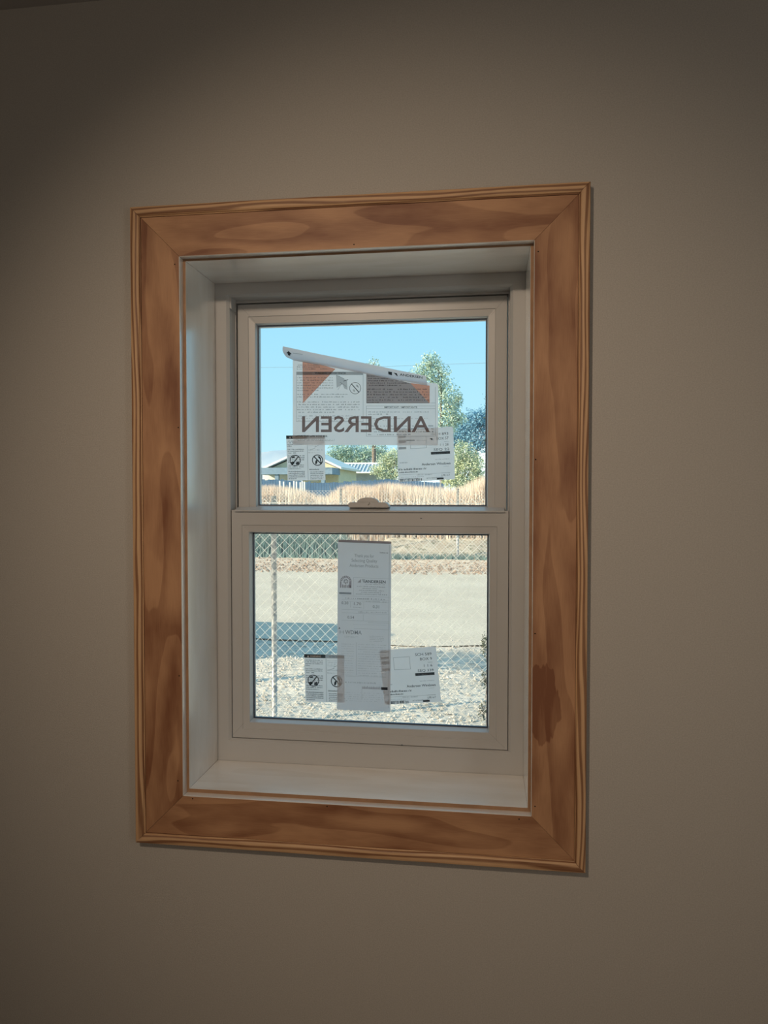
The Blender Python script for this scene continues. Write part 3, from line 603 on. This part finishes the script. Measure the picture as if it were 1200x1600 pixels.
# chain link fences
M['galv'] = mat('galvanised_steel', (.62, .61, .58, 1), .45, metal=.35, alt=(.30, .31, .33, 1), vscale=38)
M['wire'] = mat('galvanised_wire', (.78, .76, .70, 1), .5, metal=.2, var=.2, vscale=3)
def chain(name, y, x0, x1, h, pitch, wr, posts, pr, label, z0=.02):
    root = tag(empty(name, ((x0+x1)/2, y, GZ)), label, 'fence')
    mb = MB(); n = int((x1-x0)/pitch); m_ = int(h/(pitch/2)); hp = pitch/2
    for i in range(n):
        xa = x0+i*pitch
        pts = [Vector((xa+(hp if j % 2 else 0)+(.0), y+(.002 if (j % 2) else -.002), GZ+z0+j*hp)) for j in range(m_+1)]
        for s_ in (0,):
            mb.tube(pts, wr, 3, False)
            pts2 = [Vector((xa+pitch-(hp if j % 2 else 0), y-(.002 if (j % 2) else -.002), GZ+z0+j*hp)) for j in range(m_+1)]
    # each wire zigzags half a pitch, meeting its neighbours at the knuckles
        mb.tube([Vector((xa+(hp if j % 2 else pitch), y+.001, GZ+z0+j*hp)) for j in range(m_+1)], wr, 3, False)
    o = mb.obj('wire_mesh', M['wire'], root); o['kind'] = 'stuff'
    for p in posts:
        MB().tube([(p, y+pr+.004, GZ-.1), (p, y+pr+.004, GZ+z0+h+.02)], pr, 10).obj('post', M['galv'], root, True)
    for z in (z0+.04, z0+h-.03):
        MB().tube([(x0, y+.004, GZ+z), (x1, y+.004, GZ+z)], .0022, 5).obj('tension_wire', M['wire'], root)
    return root
NY = CAM.y+4.95
px_ = at(427, 980, NY).x
chain('chain_link_fence', NY, px_-1.5, px_+4.4, 1.585, .072, .0021, [px_, px_+3.4], .019, 'near chain link fence with a mottled grey post at left')
FY = CAM.y+17.8
pa, pb = at(532, 780, FY).x, at(715, 800, FY).x
chain('chain_link_fence', FY, pa-(pb-pa)*2, pb+(pb-pa)*1.5, 1.70, .085, .0042, [pa-(pb-pa), pa, pb, pb+(pb-pa)], .034, 'far chain link fence beyond the road in front of dry grass')
for x, t in ((663, 742), (688, 752)):
    p0 = at(x, 800, FY+2.2); p1 = at(x, t, FY+2.2)
    tag(MB().tube([(p0.x, p0.y, GZ-.05), (p0.x, p0.y, p1.z)], .014, 6).obj('metal_stake', M['galv']), 'thin pale stake in the dry grass, %s of two' % ('left' if x < 670 else 'right'), 'stake', 'stakes in the dry grass')
# dry grass
M['dry'] = mat('dry_grass', (.86, .74, .62, 1), .9, alt=(.64, .49, .38, 1), vscale=1.5, spec=.1)
M['green'] = mat('shade_green_cover', (.22, .32, .30, 1), .9, alt=(.12, .22, .24, 1), vscale=3, spec=.1)  # dark teal stands in for the shade along the fence foot
prof = [(380, 758), (420, 757), (445, 759), (470, 764), (495, 773), (510, 776), (522, 768), (540, 757), (560, 756), (580, 759), (600, 753), (625, 755), (650, 758), (690, 760), (710, 764), (730, 757), (745, 748), (765, 741), (800, 740)]
def pf(x):
    if x <= prof[0][0]: return prof[0][1]
    for (a, b), (c, d) in zip(prof, prof[1:]):
        if x <= c: return b+(d-b)*(x-a)/(c-a)
    return prof[-1][1]
rr = random.Random(5); mb = MB()
for k in range(30000):
    Y = rr.uniform(17.6, 21.5); px = rr.uniform(355, 810)
    ytop = pf(px)+rr.uniform(-4, 1)+abs(rr.gauss(0, 5))*1.3+ (Y-17.6)*-.0
    t = at(px, ytop, Y); h = t.z-GZ; x = t.x-rr.gauss(0, .06); wd = rr.uniform(.007, .015); a = rr.uniform(0, PI); c, s_ = math.cos(a)*wd, math.sin(a)*wd
    lean = rr.gauss(0, .10)
    mb.add([(x-c, Y-s_, GZ), (x+c, Y+s_, GZ), (x+lean*.4+c*.8, Y+s_*.8, GZ+h*.65), (x+lean*.4-c*.8, Y-s_*.8, GZ+h*.65), (x+lean, Y, GZ+h)], [(0, 1, 2, 3), (3, 2, 4)])
tag(mb.obj('dry_grass', M['dry']), 'tall tan dry grass standing behind the far fence', 'grass', kind='stuff')
V = []; Fc = []; nx = 240            # low bank of dry soil where the tall grass stands
for j in range(9):
    for i in range(nx+1):
        x = -12+26*i/nx; t = j/8; q = min(1, max(.12, (x+3.3)/1.1)); hgt = (.52*q)*math.sin(PI*min(1, t*1.15)/2)**.8
        V.append((x, 16.15+t*2.6, GZ-.02+hgt+.05*noise.noise(Vector((x*3, t*6, 0)))+.05*noise.noise(Vector((x*.7, 0, 4)))))
for j in range(8):
    for i in range(nx): a = j*(nx+1)+i; Fc.append((a, a+1, a+nx+2, a+nx+1))
M['bank'] = ground_mat('bank_soil', (.58, .48, .37, 1), (.66, .58, .46, 1), 2.2, (.30, .28, .20, 1), 7)
tag(mesh_obj('soil_bank', V, Fc, M['bank'], smooth=True), 'low bank of pale soil under the dry grass', kind='structure')
mb = MB()
for k in range(14000):
    Y = rr.uniform(16.0, 17.5); px = rr.uniform(330, 560) if k % 5 else rr.uniform(560, 760)
    t = at(px, 850, Y); h = rr.uniform(.2, .62)*(1.1 if px < 540 else .3); x = t.x; wd = rr.uniform(.01, .03); lean = rr.gauss(0, .08)
    mb.add([(x-wd, Y, GZ), (x+wd, Y, GZ), (x+lean, Y+rr.gauss(0, .05), GZ+h)], [(0, 1, 2)])
tag(mb.obj('shade_band_weeds', M['green']), 'low weeds at the foot of the far fence, dark green standing in for shade', 'weeds', kind='stuff')
# foliage builder
def leafmat(name, col, alt):
    m = mat(name, col, .8, alt=alt, vscale=.9, spec=.15); b = m.node_tree.nodes['Principled BSDF']
    return m
M['olive'] = leafmat('olive_leaves', (.66, .70, .46, 1), (.36, .46, .36, 1))
M['euc'] = leafmat('pale_green_leaves', (.62, .70, .50, 1), (.32, .48, .46, 1))
M['hazeblue'] = leafmat('haze_blue_leaves', (.26, .48, .60, 1), (.16, .34, .48, 1))  # aerial haze mixed into the blue of these far leaves
M['mid'] = leafmat('mid_green_leaves', (.46, .56, .40, 1), (.20, .38, .42, 1))
M['darkleaf'] = leafmat('dark_leaves', (.12, .15, .10, 1), (.06, .08, .06, 1))
M['bark'] = mat('grey_bark', (.26, .22, .19, 1), .9, alt=(.16, .13, .11, 1), vscale=4)
def tree(name, label, cat, D, clusters, leafpx, n, m, trunkpx, seed, depth=.8, group=None, base=GZ, tw=None):
    """clusters in photo pixels (x, y, rx, ry) at distance D; real crown depth"""
    r = random.Random(seed); Y = CAM.y+D; k = D/F; tp = at(trunkpx, 769, Y)
    root = tag(empty(name, (tp.x, Y, base)), label, cat, group)
    tot = sum(c[2]*c[3] for c in clusters); mb = MB(); bb = MB()
    cb = min(c[1] for c in clusters); top = at(trunkpx, cb+(clusters[0][3]), Y)
    tw = tw or max(.05, D*.0035)
    bb.tube([(tp.x, Y, base-.1), (tp.x+.1*tw, Y, base+(top.z-base)*.4), (tp.x-.3*tw, Y, base+(top.z-base)*.75), (top.x, Y, top.z)], [tw, tw*.8, tw*.5, tw*.15], 7)
    for (cx, cy, rx, ry) in clusters:
        c = at(cx, cy, Y); RX, RZ = rx*k, ry*k; RY = RX*depth
        z0 = max(base+.3, c.z-RZ*1.2)
        bb.tube([(tp.x, Y, min(z0, top.z)), ((tp.x+c.x)/2, Y, (z0+c.z)/2), c], [tw*.4, tw*.25, tw*.08], 5)
        for q in range(5):
            a = r.uniform(0, 2*PI); e_ = r.uniform(-.6, 1.2); bb.tube([c-Vector((0, 0, RZ*.4)), c+Vector((math.cos(a)*RX*.7*math.cos(e_), math.sin(a)*RY*.7, RZ*.75*math.sin(e_)))], [tw*.15, tw*.04], 4)
        for q in range(int(n*rx*ry/tot)):
            v = Vector((r.gauss(0, 1), r.gauss(0, 1), r.gauss(0, 1))).normalized(); rad = r.random()**.42
            nn = noise.noise(v*2.3+Vector((cx, cy, seed))) ; rad *= (1+.45*nn)
            p = c+Vector((v.x*RX*rad, v.y*RY*rad, v.z*RZ*rad))
            if p.z < base: continue
            L_ = leafpx*k*r.uniform(.6, 1.3); d1 = Vector((r.gauss(0, 1), r.gauss(0, 1), r.gauss(0, 1)-.3)).normalized(); d2 = d1.cross(Vector((r.gauss(0, 1), r.gauss(0, 1), r.gauss(0, 1)))).normalized()
            mb.add([p-d1*L_, p+d2*L_*.42, p+d1*L_, p-d2*L_*.42], [(0, 1, 2, 3)])
    o = mb.obj('leaves', m, root); o['kind'] = 'stuff'
    bb.obj('trunk', M['bark'], root, True); return root
tree('tall_tree', 'tall airy pale green tree rising right of the big sign', 'tree', 75, [(674, 566, 17, 17), (660, 585, 22, 18), (684, 592, 22, 26), (697, 625, 22, 30), (708, 652, 15, 22), (690, 668, 24, 26), (716, 626, 8, 16), (716, 655, 15, 10)], 1.9, 7000, M['euc'], 690, 1)
tree('dark_tree', 'broad tree mass low on the right beyond the tall tree, haze in its blue-green', 'tree', 120, [(740, 660, 22, 22), (722, 672, 20, 22), (758, 655, 18, 22), (745, 690, 30, 22), (712, 690, 16, 18), (778, 665, 22, 30)], 1.7, 12000, M['hazeblue'], 745, 2)
tree('thin_tree', 'thin sparse treetop poking above the middle of the big sign', 'tree', 95, [(584, 567, 9, 9), (577, 573, 6, 6), (592, 575, 6, 6), (584, 600, 14, 22), (584, 640, 22, 26), (582, 680, 26, 24)], 1.5, 2600, M['euc'], 584, 3)
tree('green_tree', 'leafy green tree behind the metal-roofed house', 'tree', 105, [(535, 708, 24, 16), (560, 712, 26, 18), (520, 716, 14, 12), (590, 708, 18, 16), (545, 724, 30, 12)], 1.6, 8000, M['mid'], 550, 4)
tree('olive_bush', 'round yellow-green bush right of the metal-roofed house', 'bush', 60, [(603, 722, 15, 18), (618, 718, 18, 20), (590, 735, 14, 9), (640, 722, 20, 20), (610, 742, 24, 10)], 1.4, 8000, M['olive'], 612, 5)
tree('silvery_shrub', 'silvery olive shrub growing behind the far fence at right', 'bush', 27, [(722, 712, 17, 25), (738, 725, 20, 22), (712, 735, 16, 26), (745, 745, 14, 16), (725, 755, 26, 16), (700, 748, 12, 14)], 1.7, 9000, M['olive'], 727, 6, tw=.05)
tree('leafy_sapling', 'dark-leaved sapling branch entering at the upper pane\'s right edge', 'tree', 14, [(768, 640, 14, 34), (766, 690, 12, 18), (775, 735, 16, 30), (775, 600, 8, 20)], 2.0, 420, M['darkleaf'], 776, 7, tw=.02)
tree('left_tree', 'sparse treetop at the upper pane\'s left edge', 'tree', 47, [(399, 632, 10, 14), (392, 660, 16, 22), (385, 700, 20, 24)], 1.6, 500, M['darkleaf'], 388, 8, tw=.08)
tree('climbing_vine', 'scraggly vine on the near fence at the lower pane\'s right edge', 'vine', 5.1, [(758, 1010, 7, 22), (757, 1060, 6, 18), (755, 1112, 9, 16)], 1.9, 620, M['darkleaf'], 762, 9, tw=.006)
# unseen tree and shed added left of the view to cast shade on gravel
tree('shade_caster_tree', 'unseen leafy tree added left of the view to shade the gravel', 'tree', 4.2, [(-530, 420, 150, 120), (-660, 500, 130, 110), (-400, 500, 110, 90)], 9, 2600, M['mid'], -540, 10, tw=.10)
M['shed'] = mat('grey_shed_boards', (.42, .42, .42, 1), .8, var=.25, vscale=4)
sh = tag(empty('shade_caster_shed', (-5.5, 4.5, GZ)), 'unseen grey shed added left of the view to shade the gravel', 'shed')
MB().box(-6.3, -4.70, 3.80, 5.30, GZ, GZ+1.75).obj('wall', M['shed'], sh)
mb = MB(); mb.add([(-6.4, 3.65, GZ+1.75), (-4.55, 3.65, GZ+1.75), (-4.55, 5.45, GZ+1.75), (-6.4, 5.45, GZ+1.75), (-6.4, 4.55, GZ+2.05), (-4.55, 4.55, GZ+2.05)], [(0, 1, 5, 4), (2, 3, 4, 5), (0, 4, 3), (1, 2, 5), (0, 3, 2, 1)]); mb.obj('roof', M['shed'], sh)
# hills
def ridge(name, D, pts, m, label, depth=120):
    Y = CAM.y+D; V = []; Fc = []; n = len(pts)
    for (x, y) in pts:
        t = at(x, y, Y); V += [(t.x, Y-depth*.5, GZ-1), (t.x, Y-depth*.18, GZ+(t.z-GZ)*.55+2*noise.noise(Vector((x*.1, 0, 0)))), (t.x, Y, t.z), (t.x, Y+depth*.6, GZ-1)]
    for i in range(n-1):
        for j in range(3): a = 4*i+j; Fc.append((a, a+4, a+5, a+1))
    return tag(mesh_obj(name, V, Fc, m, smooth=True), label, kind='structure')
M['hill'] = mat('haze_tinted_hillside', (.33, .42, .50, 1), .95, alt=(.50, .54, .56, 1), vscale=.03, spec=0)  # distance haze is put into the blue-grey of both hill colours
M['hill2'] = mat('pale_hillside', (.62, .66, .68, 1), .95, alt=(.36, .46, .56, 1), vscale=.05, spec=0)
ridge('hill', 520, [(150, 730), (300, 712), (360, 702), (400, 708), (430, 704), (450, 703), (480, 708), (520, 712), (600, 705), (660, 710)], M['hill'], 'hill line on the left with blue haze put into its colour')
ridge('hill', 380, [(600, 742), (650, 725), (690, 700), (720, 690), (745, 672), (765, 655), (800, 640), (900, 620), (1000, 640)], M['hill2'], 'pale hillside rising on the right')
# house at left
M['cream'] = mat('cream_wall', (.76, .68, .48, 1), .8, var=.1)
M['pale_trim'] = mat('white_trim', (.78, .78, .74, 1), .7, var=.05)
M['blue_roof'] = mat('blue_grey_fascia', (.22, .32, .42, 1), .8, var=.15)
M['greywall'] = mat('grey_siding', (.40, .45, .48, 1), .8, var=.15)
hd = 52; HY = CAM.y+hd; k = hd/F
hs = tag(empty('house', (at(470, 769, HY).x, HY+3, GZ)), 'cream gabled house with a blue-grey porch roof at the far left', 'house')
gL, gR, ap = at(411, 732, HY), at(533, 732, HY), at(472, 705, HY)
mb = MB(); mb.add([(gL.x+.3, HY+.6, GZ), (gR.x-.3, HY+.6, GZ), (gR.x-.3, HY+.6, gL.z), (ap.x, HY+.6, ap.z-.15), (gL.x+.3, HY+.6, gL.z), (gL.x+.3, HY+8, GZ), (gR.x-.3, HY+8, GZ), (gR.x-.3, HY+8, gL.z), (ap.x, HY+8, ap.z-.15), (gL.x+.3, HY+8, gL.z)],
    [(0, 1, 2, 3, 4), (9, 8, 7, 6, 5), (0, 4, 9, 5), (1, 6, 7, 2)]); mb.obj('wall', M['cream'], hs)
for g in (gL, gR):
    th = .16; mb = MB(); mb.add([(g.x, HY, g.z-.05), (ap.x, HY, ap.z), (ap.x, HY, ap.z+th), (g.x, HY, g.z+th-.05), (g.x, HY+8.4, g.z-.05), (ap.x, HY+8.4, ap.z), (ap.x, HY+8.4, ap.z+th), (g.x, HY+8.4, g.z+th-.05)],
        [(0, 1, 2, 3), (7, 6, 5, 4), (3, 2, 6, 7), (0, 4, 5, 1), (0, 3, 7, 4), (1, 5, 6, 2)]); mb.obj('roof', M['pale_trim'], hs)
a, b = at(404, 731, HY-2), at(520, 741, HY-2); MB().box(a.x, b.x, HY-2.2, HY+.6, b.z, a.z).obj('porch_roof', M['blue_roof'], hs)
for x in (406, 433, 470, 505): p = at(x, 745, HY-2); MB().box(p.x-.13, p.x+.13, HY-2.1, HY-1.85, GZ, b.z).obj('porch_post', M['blue_roof'], hs)
for x0, x1 in ((412, 430), (436, 449), (478, 498)):
    p, q = at(x0, 742, HY+.55), at(x1, 753, HY+.55); fr = MB().box(p.x, q.x, HY+.5, HY+.6, q.z, p.z).obj('window', M['pale_trim'], hs)
# metal-roofed house
md = 78; MY = CAM.y+md
ms = tag(empty('metal_roofed_house', (at(560, 769, MY).x, MY+2, GZ)), 'low grey house with a ribbed blue-grey metal roof below the big sign', 'house')
a, b = at(524, 738.5, MY), at(604, 760, MY); MB().box(a.x, b.x, MY+.5, MY+7, GZ, a.z+.3).obj('wall', M['greywall'], ms)
M['roofm'] = mat('blue_metal_roof', (.30, .42, .52, 1), .5, var=.15, vscale=2)
e0, e1, t0, t1_ = at(522, 738, MY-.6), at(606, 738, MY-.6), at(530, 725.5, MY+3.2), at(610, 725.5, MY+3.2)
MB().add([e0, e1, t1_, t0, e0-Vector((0, 0, .12)), e1-Vector((0, 0, .12)), (t1_.x, MY+7.5, e0.z), (t0.x, MY+7.5, e0.z)], [(0, 1, 2, 3), (4, 5, 1, 0), (3, 2, 6, 7), (0, 3, 7, 4), (1, 5, 6, 2), (4, 7, 6, 5)]).obj('roof', M['roofm'], ms)
for i in range(16):
    q = i/15; p0 = Vector(e0).lerp(Vector(e1), q); p1 = Vector(t0).lerp(Vector(t1_), q); MB().tube([p0+Vector((0, 0, .05)), p1+Vector((0, 0, .05))], .055, 4).obj('roof_rib', M['pale_trim'], ms)
MB().tube([t0+Vector((0, 0, .06)), t1_+Vector((0, 0, .06))], .14, 5).obj('ridge_cap', M['pale_trim'], ms)
MB().tube([e0-Vector((0, .06, .05)), e1-Vector((0, .06, .05))], .10, 4).obj('gutter', M['pale_trim'], ms)
a, b = at(507, 727, MY+3), at(531, 730, MY+3); MB().box(a.x, b.x, MY+1.5, MY+6, b.z, a.z).obj('side_roof', M['pale_trim'], ms)
MB().box(a.x, b.x, MY+2.5, MY+6, GZ, b.z).obj('side_wall', M['blue_roof'], ms)
for x0, x1, y0, mm in ((519.5, 522.5, 738, 'pale_trim'), (536.5, 537.8, 738, 'pale_trim')):
    p, q = at(x0, y0, MY-.4), at(x1, 760, MY-.4); MB().box(p.x, q.x, MY-.4, MY-.2, GZ, p.z).obj('porch_post', M[mm], ms)
# board fence in front of the houses, pale pickets, hedge
M['shadefence'] = mat('shade_toned_boards', (.055, .12, .22, 1), .85, alt=(.09, .17, .28, 1), vscale=1.5)  # shade on the boards is painted in as this dark blue
fd = 40; BY = CAM.y+fd
bf = tag(empty('board_fence', (at(520, 769, BY).x, BY, GZ)), 'board fence in front of the houses, shade painted in as dark blue-grey', 'fence')
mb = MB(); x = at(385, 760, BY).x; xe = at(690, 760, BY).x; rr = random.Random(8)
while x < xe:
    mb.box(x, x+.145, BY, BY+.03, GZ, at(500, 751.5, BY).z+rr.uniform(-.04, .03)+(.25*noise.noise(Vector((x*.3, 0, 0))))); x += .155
o = mb.obj('fence_boards', M['shadefence'], bf); o['kind'] = 'stuff'
for z in (.5, 1.6): MB().box(at(385, 760, BY).x, xe, BY+.031, BY+.08, GZ+z, GZ+z+.09).obj('fence_rail', M['shadefence'], bf)
for i, x in enumerate((437, 443, 452.5, 459, 463, 469, 472, 475.5)):
    p = at(x, 751.5+(i % 3), BY-1.5); MB().box(p.x-.035, p.x+.035, p.y, p.y+.05, GZ, p.z).obj('white_picket', M['pale_trim'], bf)['label'] = 'white picket'
# utility pole and wires
PD = 97; PY = CAM.y+PD
up = tag(empty('utility_pole', (at(585, 769, PY).x, PY, GZ)), 'brown utility pole above the metal-roofed house', 'pole')
M['polewood'] = mat('brown_pole_wood', (.36, .24, .20, 1), .9, var=.3)
p = at(585.6, 572, PY); MB().tube([(p.x, PY, GZ), (p.x, PY, p.z)], [.20, .13], 8).obj('pole', M['polewood'], up, True)
MB().box(p.x-1.1, p.x+1.1, PY-.06, PY+.06, p.z-.5, p.z-.36).obj('crossarm', M['polewood'], up)
for dx in (-1, 0, 1): MB().tube([(p.x+dx, PY, p.z-.36), (p.x+dx, PY, p.z-.12)], .05, 6).obj('insulator', M['pale_trim'], up)
pl = MB(); a, b = at(200, 579, PY), at(1000, 560, PY)
pl.tube([a, at(400, 574.2, PY), (p.x, PY, p.z-.1), at(760, 567, PY), b], .018, 4)
tag(pl.obj('power_line', mat('grey_cable', (.25, .30, .34, 1), .7, var=.1)), 'thin overhead power line crossing the sky', 'wire')
